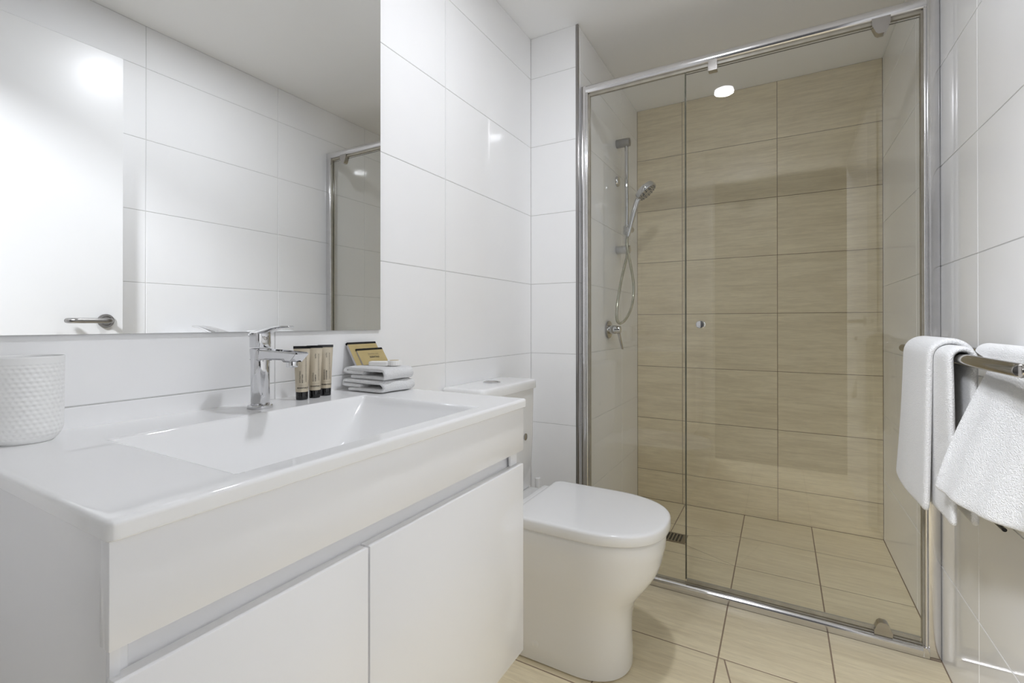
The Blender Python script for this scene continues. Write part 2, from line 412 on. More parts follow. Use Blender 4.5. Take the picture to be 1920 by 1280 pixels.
# ------------------------------------------------------------------ open door leaf
dr = obj('door_1', box(.375, .413, .052, .871, .012, 2.066, bev=.0012, seg=1), m_door, origin=(.394, .06, 0))
struct(dr, 'white flush door standing open against right wall')
h = obj('door_handle', lathe((.375, .815, 1.026), (-1, 0, 0), [(.026, 0), (.026, .006), (.0255, .008), (.018, .0085), (.0165, .006), (.013, .006), (.0125, .010)], 40), m_satin, dr)
pts = [Vector((.368, .815, 1.026)), Vector((.335, .815, 1.026))]
arc = [Vector((.335 - .02 * math.sin(a), .815 - .02 + .02 * math.cos(a), 1.026)) for a in [i * math.pi / 16 for i in range(1, 9)]]
arc2 = [Vector((.315 + .02 - .02 * math.cos(a), .715 - .02 * math.sin(a), 1.026)) for a in [i * math.pi / 16 for i in range(0, 9)]]
path = pts + arc + [Vector((.315, .76, 1.026))] + arc2 + [Vector((.350, .695, 1.026))]
obj('lever', add_tube(nb(), path, .0095, 16), m_satin, h)
obj('latch', box(.388, .400, .8705, .8735, 1.016, 1.036, bev=.0005, seg=1), m_satin, dr)

# ------------------------------------------------------------------ mirror
bm = box(XL + .0015, -.946, -.005 + .175, .943, .998, 2.06)
bm.faces.ensure_lookup_table()
for f in bm.faces:
    f.material_index = 0 if f.normal.x > .9 else 1
tag(obj('wall_mirror', bm, [m_mirror, m_medge], smooth=0, origin=(-.949, .56, .998)), 'large frameless rectangular mirror on the tiled wall above the basin', 'mirror')

# ------------------------------------------------------------------ vanity cabinet
v = thing('vanity_cabinet', (-.71, .54, .305), 'wall-hung white gloss vanity cabinet with two doors under the basin top', 'cabinet')
X0 = XL + .001
for ya, yb in ((.182, .198), (.884, .900)):
    obj('side_panel', box(X0, -.5035, ya, yb, .305, .833, bev=.0008, seg=1), m_cab, v)
obj('bottom_panel', box(X0, -.5035, .198, .884, .305, .321), m_cabin, v)
obj('back_panel', box(X0, X0 + .014, .198, .884, .321, .833), m_cabin, v)
# curved finger pull channel
prof = [(-.5045, .7425), (-.507, .7395), (-.509, .735), (-.5100, .729), (-.5100, .722), (-.5085, .714), (-.506, .706), (-.5035, .697)]
bm = nb()
loft(bm, [[Vector((a, .1985, b)) for a, b in prof] + [Vector((a - .004, .1985, b)) for a, b in reversed(prof)],
          [Vector((a, .8835, b)) for a, b in prof] + [Vector((a - .004, .8835, b)) for a, b in reversed(prof)]])
obj('finger_channel', bm, m_cabin, v)
obj('channel_end', box(-.5035, -.4985, .1825, .190, .69, .745), m_cabin, v)
obj('channel_end', box(-.5035, -.4985, .873, .8995, .69, .745), m_cabin, v)
obj('front_panel', box(-.503, -.485, .177, .906, .7405, .8335, bev=.001, seg=2), m_cab, v)
obj('door', box(-.503, -.485, .182, .4615, .308, .7115, bev=.001, seg=2), m_cab, v)
obj('door', box(-.503, -.485, .4645, .905, .308, .7115, bev=.001, seg=2), m_cab, v)

# ------------------------------------------------------------------ basin top
BX0, BX1, BY0, BY1 = XL + .0001, -.4785, .1735, .910
def ease(t, e=.06):
    t = min(max(t, 0), 1)
    s = lambda q: 1 - (1 - q) ** 2.2
    return s(t) * (t / e if t < e else 1.0) ** .5 if t < e else s(t)
def bowl(x, y):
    bx0, bx1, by0, by1 = -.822, -.512, .297, .772
    if not (bx0 < x < bx1 and by0 < y < by1): return 0.0
    fx = min(ease((x - bx0) / .060), ease((bx1 - x) / .085))
    fy = min(ease((y - by0) / .19), ease((by1 - y) / .19))
    k = (fx ** -3 + fy ** -3 - 1) ** (-1 / 3) if fx > 1e-4 and fy > 1e-4 else 0
    return .098 * k
def steps(a, b, n): return [a + (b - a) * i / n for i in range(n + 1)]
rr = .005
edge = [0, .0003, .001, .0021, .0035, .005]
def axis(a, b, n, ea, eb):
    s = []
    lo = a + (rr if ea else 0); hi = b - (rr if eb else 0)
    if ea: s += [a + e for e in edge[:-1]]
    s += steps(lo, hi, n)
    if eb: s += [b - e for e in reversed(edge[:-1])]
    return s
xs = axis(BX0, BX1, 150, False, True); ys = axis(BY0, BY1, 220, True, True)
RC = .007
def plan(x, y):
    for sy, yc in ((-1, BY0 + RC), (1, BY1 - RC)):
        dx = x - (BX1 - RC); dy = (y - yc) * sy
        if dx > 0 and dy > 0:
            L = math.hypot(dx, dy); k = max(dx, dy) / L
            return BX1 - RC + dx * k, yc + sy * dy * k
    return x, y
bm = nb(); G = []
for x in xs:
    row = []
    for y in ys:
        d = min(BX1 - x, y - BY0, BY1 - y)
        z = ZT - bowl(x, y)
        if d < rr: z -= rr - math.sqrt(max(rr * rr - (rr - d) ** 2, 0))
        px, py = plan(x, y)
        row.append(bm.verts.new((px, py, z)))
    G.append(row)
for i in range(len(xs) - 1):
    for j in range(len(ys) - 1):
        bm.faces.new((G[i][j], G[i + 1][j], G[i + 1][j + 1], G[i][j + 1]))
rim = [G[i][0] for i in range(len(xs))] + [G[-1][j] for j in range(1, len(ys))] + [G[i][-1] for i in range(len(xs) - 2, -1, -1)]
low0 = [bm.verts.new((p.co.x, p.co.y, p.co.z - .0006)) for p in rim]
low = [bm.verts.new((p.co.x, p.co.y, .8358)) for p in rim]
low1 = [bm.verts.new((p.co.x, p.co.y, .8352)) for p in rim]
lo2 = []
for p in rim:
    cx, cy = (BX0 + BX1) / 2, (BY0 + BY1) / 2
    lo2.append(bm.verts.new((p.co.x - .0012 * (1 if p.co.x > BX1 - .012 else 0), p.co.y + (.0012 if p.co.y < BY0 + .012 else (-.0012 if p.co.y > BY1 - .012 else 0)), .8338)))
for a, b, c_ in ((rim, low0, 0), (low0, low, 0), (low, low1, 0), (low1, lo2, 0)):
    for i in range(len(a) - 1): bm.faces.new((a[i], a[i + 1], b[i + 1], b[i]))
lo3 = [bm.verts.new((min(max(p.co.x, BX0), -.53), min(max(p.co.y, .20), .88), .8338)) for p in lo2]
for i in range(len(lo2) - 1):
    try: bm.faces.new((lo2[i], lo2[i + 1], lo3[i + 1], lo3[i]))
    except ValueError: pass
bmesh.ops.remove_doubles(bm, verts=lo3, dist=1e-6)
bt = obj('vanity_basin', bm, m_resin, smooth=50, origin=(-.71, .54, ZT - .018))
tag(bt, 'glossy white basin top with a shallow rectangular bowl on the vanity', 'basin')
obj('waste_plug', lathe((-.675, .535, ZT - .0985), (0, 0, 1), [(.030, 0), (.031, .002), (.029, .004), (.012, .006), (.001, .0065)], 32), m_chrome, bt)

# ------------------------------------------------------------------ basin mixer tap
TX, TY = -.875, .556
tp = thing('basin_mixer', (TX, TY, ZT), 'chrome single-lever mixer tap standing behind the basin bowl', 'tap')
obj('base_ring', lathe((TX, TY, ZT), (0, 0, 1), [(.0220, 0), (.0225, .001), (.0225, .005), (.021, .0066), (.017, .0066)], 40), m_chrome, tp)
def sq_ring(cx, cy, z, a, b, e=4.0, n=32):
    out = []
    for i in range(n):
        t = 2 * math.pi * i / n; c, s = math.cos(t), math.sin(t)
        out.append(Vector((cx + a * math.copysign(abs(c) ** (2 / e), c), cy + b * math.copysign(abs(s) ** (2 / e), s), z)))
    return out
bm = nb()
loft(bm, [sq_ring(TX, TY, ZT + z, a, a, e) for z, a, e in ((.0065, .0156, 2.0), (.008, .0166, 2.0), (.085, .0166, 2.0), (.100, .0166, 2.4), (.112, .0166, 3.2), (.1145, .0160, 3.2), (.115, .0150, 3.2))])
obj('body', bm, m_chrome, tp)
# spout: flat bar reaching over the bowl with a slanted tip
def spout_ring(x, zlo, zhi, hw):
    pts = []; m_ = .003
    for sy, sz in ((-1, -1), (1, -1), (1, 1), (-1, 1)):
        for k in (0, 1):
            first = (sy * sz > 0) ^ (k == 1)
            oy = m_ if first else 0; oz = 0 if first else m_
            pts.append(Vector((x if not isinstance(x, tuple) else (x[0] if sz < 0 else x[1]), TY + sy * (hw - oy), (zlo + oz) if sz < 0 else (zhi - oz))))
    return pts
bm = nb()
zt_ = ZT + .1145
loft(bm, [spout_ring(TX - .010, zt_ - .024, zt_, .0150), spout_ring(TX + .0165, zt_ - .0235, zt_ - .0004, .0150), spout_ring(TX + .024, zt_ - .0205, zt_ - .001, .0148),
          spout_ring(TX + .052, zt_ - .0195, zt_ - .0018, .0146), spout_ring(TX + .084, zt_ - .019, zt_ - .0028, .0144), spout_ring(TX + .087, zt_ - .0225, zt_ - .0028, .0144),
          spout_ring((TX + .108, TX + .124), zt_ - .0225, zt_ - .004, .0142)])
obj('spout', bm, m_chrome, tp, smooth=35)
obj('aerator', cyl((TX + .097, TY, zt_ - .032), (TX + .097, TY, zt_ - .021), .0098, .001), m_chrome, tp)
bm = nb()
loft(bm, [sq_ring(TX, TY, ZT + z, a, a, e) for z, a, e in ((.1165, .0138, 3.2), (.1165, .0158, 3.2), (.118, .0163, 3.4), (.142, .0163, 3.4))], cap1=False)
R2 = sq_ring(TX, TY, 0, .0161, .0161, 3.4)
for p in R2: p.z = ZT + .1445 + (TX - p.x) * -.05
loft(bm, [sq_ring(TX, TY, ZT + .142, .0163, .0163, 3.4), R2], cap0=False)
bmesh.ops.remove_doubles(bm, verts=bm.verts, dist=1e-6)
lv = obj('lever', bm, m_chrome, tp)
bm = nb()
def blade(x, z, hw, th): return [Vector((x, TY - hw, z)), Vector((x, TY - hw * .8, z + th)), Vector((x, TY + hw * .8, z + th)), Vector((x, TY + hw, z)), Vector((x, TY + hw * .8, z - th * .6)), Vector((x, TY - hw * .8, z - th * .6))]
loft(bm, [blade(TX - .0160, ZT + .1395, .0150, .0055), blade(TX + .002, ZT + .1430, .0150, .0055), blade(TX + .025, ZT + .1485, .0138, .0044), blade(TX + .05, ZT + .1535, .0120, .0034), blade(TX + .074, ZT + .1560, .0105, .0026), blade(TX + .090, ZT + .1563, .008, .002), blade(TX + .094, ZT + .1563, .0055, .001)])
obj('lever_blade', bm, m_chrome, lv, smooth=60)
obj('index_screw', lathe((TX + .0162, TY, ZT + .134), (1, 0, 0), [(.0035, 0), (.0035, .0008), (.0026, .001), (.0026, .0002)], 20), m_gun, lv)

# ------------------------------------------------------------------ dimpled cup
CX, CY = -.908, .238
bm = nb(); HH = .117; segs = 96; prof = []
def cup_r(z):
    r = .0385 + .0012 * (z / HH)
    if z < .022: r -= .0105 * (1 - z / .022) ** 2.2
    return r
rings = []
nz_ = 110
for k in range(nz_ + 1):
    z = HH * k / nz_
    ring = []
    for i in range(segs * 2):
        a = math.pi * i / segs
        r = cup_r(z)
        if .008 < z < HH - .010:
            rowp = .0062; row_i = round((z - .008) / rowp); zc_ = .008 + row_i * rowp
            ncol = 36; da = 2 * math.pi / ncol; off = (row_i % 2) * da / 2
            ac = round((a - off) / da) * da + off
            d2 = ((a - ac) * r / .0024) ** 2 + ((z - zc_) / .0022) ** 2
            r -= .0011 * math.exp(-d2 * 1.3)
        ring.append(Vector((CX + r * math.cos(a), CY + r * math.sin(a), ZT + z)))
    rings.append(ring)
def pl(r, z): return [Vector((CX + r * math.cos(math.pi * i / segs), CY + r * math.sin(math.pi * i / segs), ZT + z)) for i in range(segs * 2)]
rt = cup_r(HH)
rings += [pl(rt - .0008, HH + .0008), pl(rt - .002, HH + .0008), pl(rt - .0028, HH - .0002), pl(rt - .003, HH - .004), pl(rt - .004, .02), pl(.02, .006)]
loft(bm, rings)
tag(obj('tumbler', bm, m_matte, smooth=60, origin=(CX, CY, ZT)), 'white dimpled tumbler at the near end of the basin top', 'cup')

# ------------------------------------------------------------------ toiletry tubes
def tube(cx, cy, ang, label, big, small, sc=1.0):
    t = thing('toiletry_tube', (cx, cy, ZT), label, 'tube', 'beige toiletry tubes standing beside the tap')
    ca, sa = math.cos(ang), math.sin(ang)        # facing direction (horizontal)
    def W(a, d, h): return Vector((cx - sa * a + ca * d, cy + ca * a + sa * d, ZT + h))   # a to the viewer's right, d towards the viewer
    def dims(h):
        q = min(max((h - .017) / .093, 0), 1)
        return (.0122 + .0038 * q ** 1.3) * sc, (.0122 * (1 - q ** 1.5) + .0010) * sc
    n = 40
    bm = nb(); rings = []
    for i in range(15):
        hh = .0172 + .0925 * i / 14; a, b = dims(hh)
        rings.append([W(a * math.cos(2 * math.pi * k / n), b * math.sin(2 * math.pi * k / n), hh) for k in range(n)])
    loft(bm, rings); body = obj('body', bm, m_tube, t)
    bm = nb()
    loft(bm, [[W(r * math.cos(2 * math.pi * k / n), r * .97 * math.sin(2 * math.pi * k / n), hh) for k in range(n)] for hh, r in ((0, .0106 * sc), (.0008, .0114 * sc), (.0160, .0118 * sc), (.0172, .0113 * sc))])
    obj('cap', bm, m_blackg, t)
    bm = nb(); a = dims(.11)[0] + .0003
    loft(bm, [[W(sx * a, sd * .0016, hh) for sx, sd in ((-1, -1), (1, -1), (1, 1), (-1, 1))] for hh in (.1090, .1145)])
    obj('crimp_strip', bm, m_blackg, t, smooth=0)
    def f(u, v_):
        a, b = dims(v_)
        q = min(max(u / a, -1), 1)
        return W(u, b * math.sqrt(1 - q * q) + .00025, v_)
    bm = nb()
    add_text(bm, 'ESSENTIALS', .0040, f, (.0015, .0258), 0, spacing=1.04, bold=.035)
    add_text(bm, big, .0046, f, (-.0035, .0365), math.pi / 2, 'LEFT', .95)
    add_text(bm, small, .0032, f, (.0012, .0365), math.pi / 2, 'LEFT', .95, bold=.03)
    add_text(bm, 'apelles', .0040, f, (.0012, .086), math.pi / 2, 'LEFT')
    add_bar2d(bm, -.0055, .0085, .0315, .0318, f)
    add_bar2d(bm, .0050, .0052, .037, .098, f)
    y = .038; rd = random.Random(3)
    while y < .097:                      # fine print, too small to read in the picture
        L = rd.uniform(.0015, .004)
        add_bar2d(bm, .0075, .0084, y, min(y + L, .098), f, 1); y += L + .0008
    obj('print', bm, m_ink, body, smooth=0)
A0 = math.atan2(-.60, .80)
tube(-.893, .661, A0, 'beige body wash tube with black cap, nearest to the chrome tap', 'HYDRATING', 'BODY WASH', 1.04)
tube(-.893, .693, A0 + .03, 'beige shampoo tube with black cap, middle one of three', 'REVIVING', 'SHAMPOO', 1.0)
tube(-.899, .7265, A0 + .06, 'beige conditioner tube with black cap, nearest to the folded cloths', 'RENEWING', 'CONDITIONER', 1.0)

# ------------------------------------------------------------------ folded face cloths
def fold_cloth(y0, y1, x0, x1, z0, h, seed, label):
    """one thick cloth folded into an S whose layers show on the side facing -y"""
    rd = random.Random(seed)
    hl = h / 3.0; L = x1 - x0
    # centre line in the (x, z) plane: three layers joined by round folds
    th = hl * .92
    c = []
    def arc(cx, cz, r, a0, a1, n=8):
        for i in range(n + 1):
            a = a0 + (a1 - a0) * i / n; c.append((cx + r * math.cos(a), cz + r * math.sin(a)))
    zA, zB, zC_ = z0 + hl * .5, z0 + hl * 1.5, z0 + hl * 2.5
    c.append((x0 + .022, zA)); c.append((x0 + L * .35, zA)); c.append((x0 + L * .7, zA))
    arc(x1 - hl * 1.55, z0 + hl * 1.5, hl, -math.pi / 2, math.pi / 2)
    c.append((x0 + L * .6, zC_)); c.append((x0 + L * .3, zC_))
    arc(x0 + hl * 1.0, z0 + hl * 2.0, hl * .5, math.pi / 2, 1.5 * math.pi)
    c.append((x0 + L * .30, zB - hl * .02)); c.append((x0 + L * .42, zB - hl * .02)); c.append((x0 + L * .46, zB - .1 * hl))
    P = catmull([Vector((a, 0, b)) for a, b in c], 3)
    bm = nb(); ny = 14; rows = []
    ph = [rd.uniform(0, 6.28) for _ in range(6)]
    for j in range(ny + 1):
        q = j / ny; y = y0 + (y1 - y0) * q; row = []
        for i, p in enumerate(P):
            s = i / len(P)
            row.append(bm.verts.new((p.x + .0016 * math.sin(9 * q + ph[0] + 5 * s) + .003 * math.sin(3 * q + ph[1]), y + .0025 * math.sin(14 * s + ph[2]) * (1 if j in (0, ny) else .4),
                                     p.z + (.0010 * math.sin(11 * q + 8 * s + ph[3]) if p.z > z0 + hl else 0) - .18 * h * max(0, q - .72) ** 1.2 * (p.z - z0) / h)))
        rows.append(row)
    for a, b in zip(rows[:-1], rows[1:]):
        for i in range(len(P) - 1): bm.faces.new((a[i], a[i + 1], b[i + 1], b[i]))
    o = obj('face_cloth', bm, m_towel, origin=((x0 + x1) / 2, (y0 + y1) / 2, z0), smooth=180)
    md = o.modifiers.new('thickness', 'SOLIDIFY'); md.thickness = th; md.offset = 0
    s = o.modifiers.new('smooth', 'SUBSURF'); s.levels = 2; s.render_levels = 2
    tag(o, label, 'towel', 'folded face cloths at the far end of the basin top')
    return o
fold_cloth(.800, .905, -.930, -.790, ZT + .001, .0285, 1, 'lower of two folded white face cloths stacked on the basin top')
fold_cloth(.803, .900, -.928, -.788, ZT + .0300, .0285, 2, 'upper of two folded white face cloths carrying soap and gold packets')

# soap and packets on the cloths
ZS = ZT + .0585
def oriented(cx, cy, ang):
    ca, sa = math.cos(ang), math.sin(ang)
    return lambda a, b, hh: Vector((cx + ca * a - sa * b, cy + sa * a + ca * b, ZS + hh))
ANG = math.atan2(.493, .87)
F1 = oriented(-.862, .856, ANG)
bm = nb()
def rr_poly(a, b, r, n=5):
    out = []
    for cx, cy, a0 in ((a - r, b - r, 0), (-a + r, b - r, 90), (-a + r, -b + r, 180), (a - r, -b + r, 270)):
        for i in range(n + 1):
            t = math.radians(a0 + 90 * i / n); out.append((cx + r * math.cos(t), cy + r * math.sin(t)))
    return out
loft(bm, [[F1(a, b, hh) for a, b in rr_poly(.024 - i, .014 - i, .005)] for hh, i in ((0, .0015), (.0015, 0), (.0095, 0), (.011, .0018))])
tag(obj('wrapped_soap', bm, m_paper, origin=(-.862, .856, ZS)), 'small white wrapped soap bar on the upper cloth beside the round one', 'soap')
rs = thing('round_soap', (-.833, .877, ZS), 'round white pleat-wrapped soap with gold label on the upper cloth', 'soap')
bm = nb(); rings = []
for hh, r in ((0, .0165), (.0015, .018), (.0100, .018), (.0125, .0165), (.0130, .013)):
    rings.append([Vector((-.833 + (r + (.0004 * math.cos(20 * 2 * math.pi * i / 80) if r > .017 else 0)) * math.cos(2 * math.pi * i / 80), .877 + (r + (.0004 * math.cos(20 * 2 * math.pi * i / 80) if r > .017 else 0)) * math.sin(2 * math.pi * i / 80), ZS + hh)) for i in range(80)])
loft(bm, rings); obj('wrapper', bm, m_paper, rs)
obj('gold_label', lathe((-.833, .877, ZS + .0130), (0, 0, 1), [(.0115, 0), (.0115, .0004)], 40), m_gold, rs)
def packet(y0, y1, xt, zt2, xb, zb, th, label, text):
    """flat carton leaning on the wall: top edge (xt, zt2), bottom edge (xb, zb)"""
    t = thing('gold_packet', (xb, (y0 + y1) / 2, zb), label, 'packet', 'gold toiletry packets leaning on the tiles')
    up = Vector((xt - xb, 0, zt2 - zb)); Lh = up.length; up.normalize(); nrm = Vector((up.z, 0, -up.x))
    if nrm.x < 0: nrm = -nrm
    def f(a, b, d): return Vector((xb, y0, zb)) + Vector((0, 1, 0)) * a + up * b + nrm * d
    wd = y1 - y0
    bm = nb(); add_prism(bm, [(0, 0), (wd, 0), (wd, Lh), (0, Lh)], f, -th, 0); obj('carton', bm, m_cardw, t, smooth=0)
    bm = nb(); add_prism(bm, [(0, 0), (wd, 0), (wd, Lh - .0055), (0, Lh - .0055)], f, 0, .0004); obj('gold_face', bm, m_gold, t, smooth=0)
    bm = nb(); add_prism(bm, [(0, Lh - .0055), (wd, Lh - .0055), (wd, Lh + .0003), (0, Lh + .0003)], f, -th - .0002, .0006); obj('black_edge', bm, m_blackg, t, smooth=0)
    if text:
        g2 = lambda u, q: f(wd / 2 + u, q, .0006)
        bm = nb(); add_text(bm, 'PERSONAL CARE', .0048, g2, (.004, Lh - .0175)); add_bar2d(bm, -.016, .024, Lh - .0218, Lh - .0214, g2); obj('print', bm, m_ink2, t, smooth=0)
        bm = nb(); add_text(bm, 'ESSENTIALS', .0062, g2, (.004, Lh - .0268), bold=.03); obj('print', bm, m_ink, t, smooth=0)
packet(.826, .921, -.9435, .9665, -.908, ZS + .0005, .006, 'larger gold packet with black top edge leaning behind the smaller one', False)
packet(.842, .930, -.9290, .9505, -.902, ZS + .0005, .005, 'smaller printed gold packet in front, leaning above the folded cloths', True)

# ------------------------------------------------------------------ toilet
YT = 1.388
def dshape(xb, xt, wv, z, ins=0.0, rb=.03, nf=36, Lf=None, ee=2.25):
    xb += ins; xt -= ins; wv -= ins
    Lf = Lf if Lf else wv * 1.12
    rb = max(rb - ins, .004)
    out = []
    for i in range(6):
        a = math.radians(180 + 90 * i / 5); out.append(Vector((xb + rb + rb * math.cos(a), YT - wv + rb + rb * math.sin(a), z)))
    for i in range(nf + 1):
        a = -math.pi / 2 + math.pi * i / nf; c, s = math.cos(a), math.sin(a)
        out.append(Vector((xt - Lf + Lf * abs(c) ** (2 / ee), YT + wv * math.copysign(abs(s) ** (2 / ee), s), z)))
    for i in range(6):
        a = math.radians(90 + 90 * i / 5); out.append(Vector((xb + rb + rb * math.cos(a), YT + wv - rb + rb * math.sin(a), z)))
    return out
tl = thing('toilet', (-.66, YT, 0), 'white close-coupled toilet with closed lid between vanity and shower', 'toilet')
bm = nb(); xw = XL + .002
sec = [(0, -.386, .116, .14, .003), (.004, -.384, .118, .14, 0), (.05, -.384, .119, .14, 0), (.11, -.387, .120, .14, 0), (.155, -.384, .123, .14, 0), (.190, -.376, .128, .145, 0), (.220, -.361, .134, .155, 0), (.248, -.340, .140, .165, 0),
       (.275, -.321, .147, .175, 0), (.300, -.307, .153, .182, 0), (.330, -.297, .158, .188, 0), (.360, -.291, .162, .192, 0), (.372, -.288, .165, .195, 0), (.405, -.287, .167, .198, 0), (.412, -.287, .167, .198, .002), (.4145, -.287, .167, .198, .006)]
loft(bm, [dshape(xw, xt, wv, z, ins, .012, Lf=Lf) for z, xt, wv, Lf, ins in sec])
pan = obj('pan', bm, m_ceramic, tl, smooth=50)
obj('bolt_cap', lathe((-.640, YT - .1185, .055), (0, -1, 0), [(.011, 0), (.011, .0012), (.0095, .002)], 28), m_plast, tl)
bm = nb()
loft(bm, [dshape(-.700, -.280, .176, z, ins, .03, Lf=.205) for z, ins in ((.4150, .008), (.4158, .007), (.4195, .007), (.4202, .008))])
obj('seat', bm, m_plast, tl, smooth=50)
bm = nb()
loft(bm, [dshape(-.703, -.276, .179, z, ins, .03, Lf=.215, ee=2.4) for z, ins in ((.4205, .004), (.4215, .001), (.424, 0), (.4445, .0003), (.4480, .0012), (.4505, .0034), (.4518, .0075), (.4523, .015), (.4526, .05))])
obj('lid', bm, m_plast, tl, smooth=50)
obj('hinge', box(-.742, -.700, YT - .150, YT + .150, .415, .436, bev=.006, seg=3), m_plast, tl)
bm = nb()
def rbx(x0, x1, hw, r, z, ins=0): return [Vector(((x0 + x1) / 2 + a, YT + b, z)) for a, b in rr_poly((x1 - x0) / 2 - ins, hw - ins, max(r - ins, .003))]
loft(bm, [rbx(xw, -.797, .170, .022, .416, .006), rbx(xw, -.797, .170, .022, .424), rbx(xw, -.790, .176, .022, .60), rbx(xw, -.788, .178, .022, .777)])
obj('cistern', bm, m_ceramic, tl, smooth=50)
bm = nb()
loft(bm, [rbx(xw, -.780, .186, .026, z, ins) for z, ins in ((.7785, .003), (.780, .0005), (.784, 0), (.799, 0), (.8055, .0018), (.8095, .006), (.811, .012), (.8115, .03))])
cl = obj('cistern_lid', bm, m_ceramic, tl, smooth=50)
bx, by = -.868, YT
bt_ = obj('flush_button', lathe((bx, by, .811), (0, 0, 1), [(.031, 0), (.031, .002), (.028, .0035), (.0265, .0036), (.0265, .002)], 40, cap1=True), m_chrome, cl)
for sgn in (1, -1):
    bm = nb(); poly = [(.026 * math.cos(t), .026 * math.sin(t)) for t in [math.radians(a) for a in range(-84, 85, 8)]]
    loft(bm, [[Vector((bx + b * k, by + sgn * (.0008 + (a - .0008 if a > .0008 else 0)) * k, .8128 + hz)) for a, b in poly] for k, hz in ((1, 0), (1, .0015), (.9, .0028), (.5, .0036))])
    obj('button_half', bm, m_gun, bt_)
obj('inlet_plug', lathe((-.7895, 1.487, .612), (1, 0, 0), [(.012, 0), (.012, .003), (.0105, .004)], 28), m_gun, tl)

# toilet brush in the corner
br = thing('toilet_brush', (-.868, 1.745, 0), 'white toilet brush in its holder in the corner behind the toilet', 'brush')
obj('holder', lathe((-.868, 1.745, .001), (0, 0, 1), [(.042, 0), (.046, .004), (.043, .15), (.040, .16), (.037, .16), (.036, .02)], 36), m_plast, br)
obj('handle', cyl((-.868, 1.745, .02), (-.868, 1.745, .381), .0115, .002), m_plast, br)

# ------------------------------------------------------------------ shower screen
Y0 = 1.872
ss = thing('shower_screen', (-.16, 1.888, 0), 'chrome framed glass shower screen with pivot door', 'shower screen')
def jamb(x0, x1, y0, y1, z0, z1, bev, name, m_=m_frame):
    return obj(name, box(x0, x1, y0, y1, z0, z1, bev=bev, seg=3), m_, ss)
jamb(-.7305, -.706, Y0, Y0 + .036, .001, 2.010, .003, 'wall_channel')
jamb(-.7065, -.697, Y0 - .004, Y0 + .030, .030, 1.978, .004, 'stile')
obj('stile_seal', box(-.697, -.691, Y0 + .006, Y0 + .022, .033, 1.974), m_seal, ss, smooth=0)
jamb(.389, XR - .0005, Y0, Y0 + .036, .001, 2.010, .003, 'wall_channel')
jamb(.381, .3895, Y0 - .004, Y0 + .030, .030, 1.978, .004, 'stile')
obj('stile_seal', box(.377, .381, Y0 + .006, Y0 + .022, .033, 1.974), m_seal, ss, smooth=0)
def rail(prof, x0, x1, name):
    bm = nb(); loft(bm, [[Vector((x0, a, b)) for a, b in prof], [Vector((x1, a, b)) for a, b in prof]])
    return obj(name, bm, m_frame, ss, smooth=40)
def rprof(za, zb, ya, yb, bulge, up):
    """rail cross-section with a half-round nose towards the room"""
    pts = []
    n = 8
    for i in range(n + 1):
        t = math.pi * i / n
        pts.append((ya + .012 - .012 * math.sin(t) ** .7 - bulge * 0, zb + (za - zb) * (1 - math.cos(t)) / 2))
    pts += [(yb, za), (yb, zb)]
    return pts
rail(rprof(1.976, 2.010, Y0 - .004, Y0 + .034, 0, 1), -.706, .389, 'top_rail')
obj('top_seal', box(-.692, .378, Y0 + .008, Y0 + .020, 1.966, 1.9765), m_seal, ss, smooth=0)
sp = [(Y0 - .006, .001), (Y0 - .006, .018), (Y0 - .0045, .024), (Y0, .029), (Y0 + .006, .0315), (Y0 + .010, .0315), (Y0 + .010, .026), (Y0 + .034, .026), (Y0 + .036, .001)]
rail(sp, -.706, .389, 'sill')
obj('sill_seal', box(-.69, .376, Y0 + .0105, Y0 + .026, .0255, .034), m_seal, ss, smooth=0)
obj('sill_corner', box(.376, .392, Y0 - .0072, Y0 + .03, .001, .0325, bev=.002), m_frame, ss)
def pane(x0, x1, z0, z1, name, ya):
    bm = box(x0, x1, ya, ya + .006, z0, z1)
    for f in bm.faces: f.material_index = 0 if abs(f.normal.y) > .9 else 1
    return obj(name, bm, [m_glass, m_gedge], ss, smooth=0)
pane(-.6965, -.3135, .030, 1.978, 'fixed_panel', Y0 + .011)
dg = pane(-.3092, .3745, .050, 1.958, 'door_panel', Y0 + .011)
obj('bottom_seal', box(-.309, .373, Y0 + .0095, Y0 + .0195, .040, .0505), m_seal, dg, smooth=0)
obj('edge_seal', box(-.3135, -.3095, Y0 + .0085, Y0 + .0195, .050, 1.974), m_gedge, ss, smooth=0)
kb = obj('knob', lathe((-.258, Y0 + .011, 1.0105), (0, -1, 0), [(.008, 0), (.008, .006), (.0135, .008), (.0145, .010), (.0145, .022), (.013, .0245), (.010, .025)], 36), m_chrome, dg)
obj('knob_back', lathe((-.258, Y0 + .017, 1.0105), (0, 1, 0), [(.008, 0), (.008, .006), (.0145, .008), (.0145, .022), (.012, .024)], 36), m_chrome, dg)
def pivot(poly, name, y_front=Y0 - .002):
    bm = nb(); add_prism(bm, poly, lambda a, b, hh: Vector((a, hh, b)), y_front, Y0 + .024)
    bevel_all(bm, .003, 3); obj(name, bm, m_gun, dg, smooth=40)
pivot([(.255, 1.981), (.303, 1.981), (.303, 1.962), (.293, 1.936), (.287, 1.930), (.272, 1.930), (.266, 1.936), (.255, 1.962)], 'pivot_block')
pivot([(.257, .033), (.304, .033), (.304, .045), (.294, .068), (.288, .073), (.273, .073), (.267, .068), (.257, .045)], 'pivot_block')
pivot([(-.229, 1.986), (-.199, 1.986), (-.199, 1.944), (-.229, 1.944)], 'door_stop')

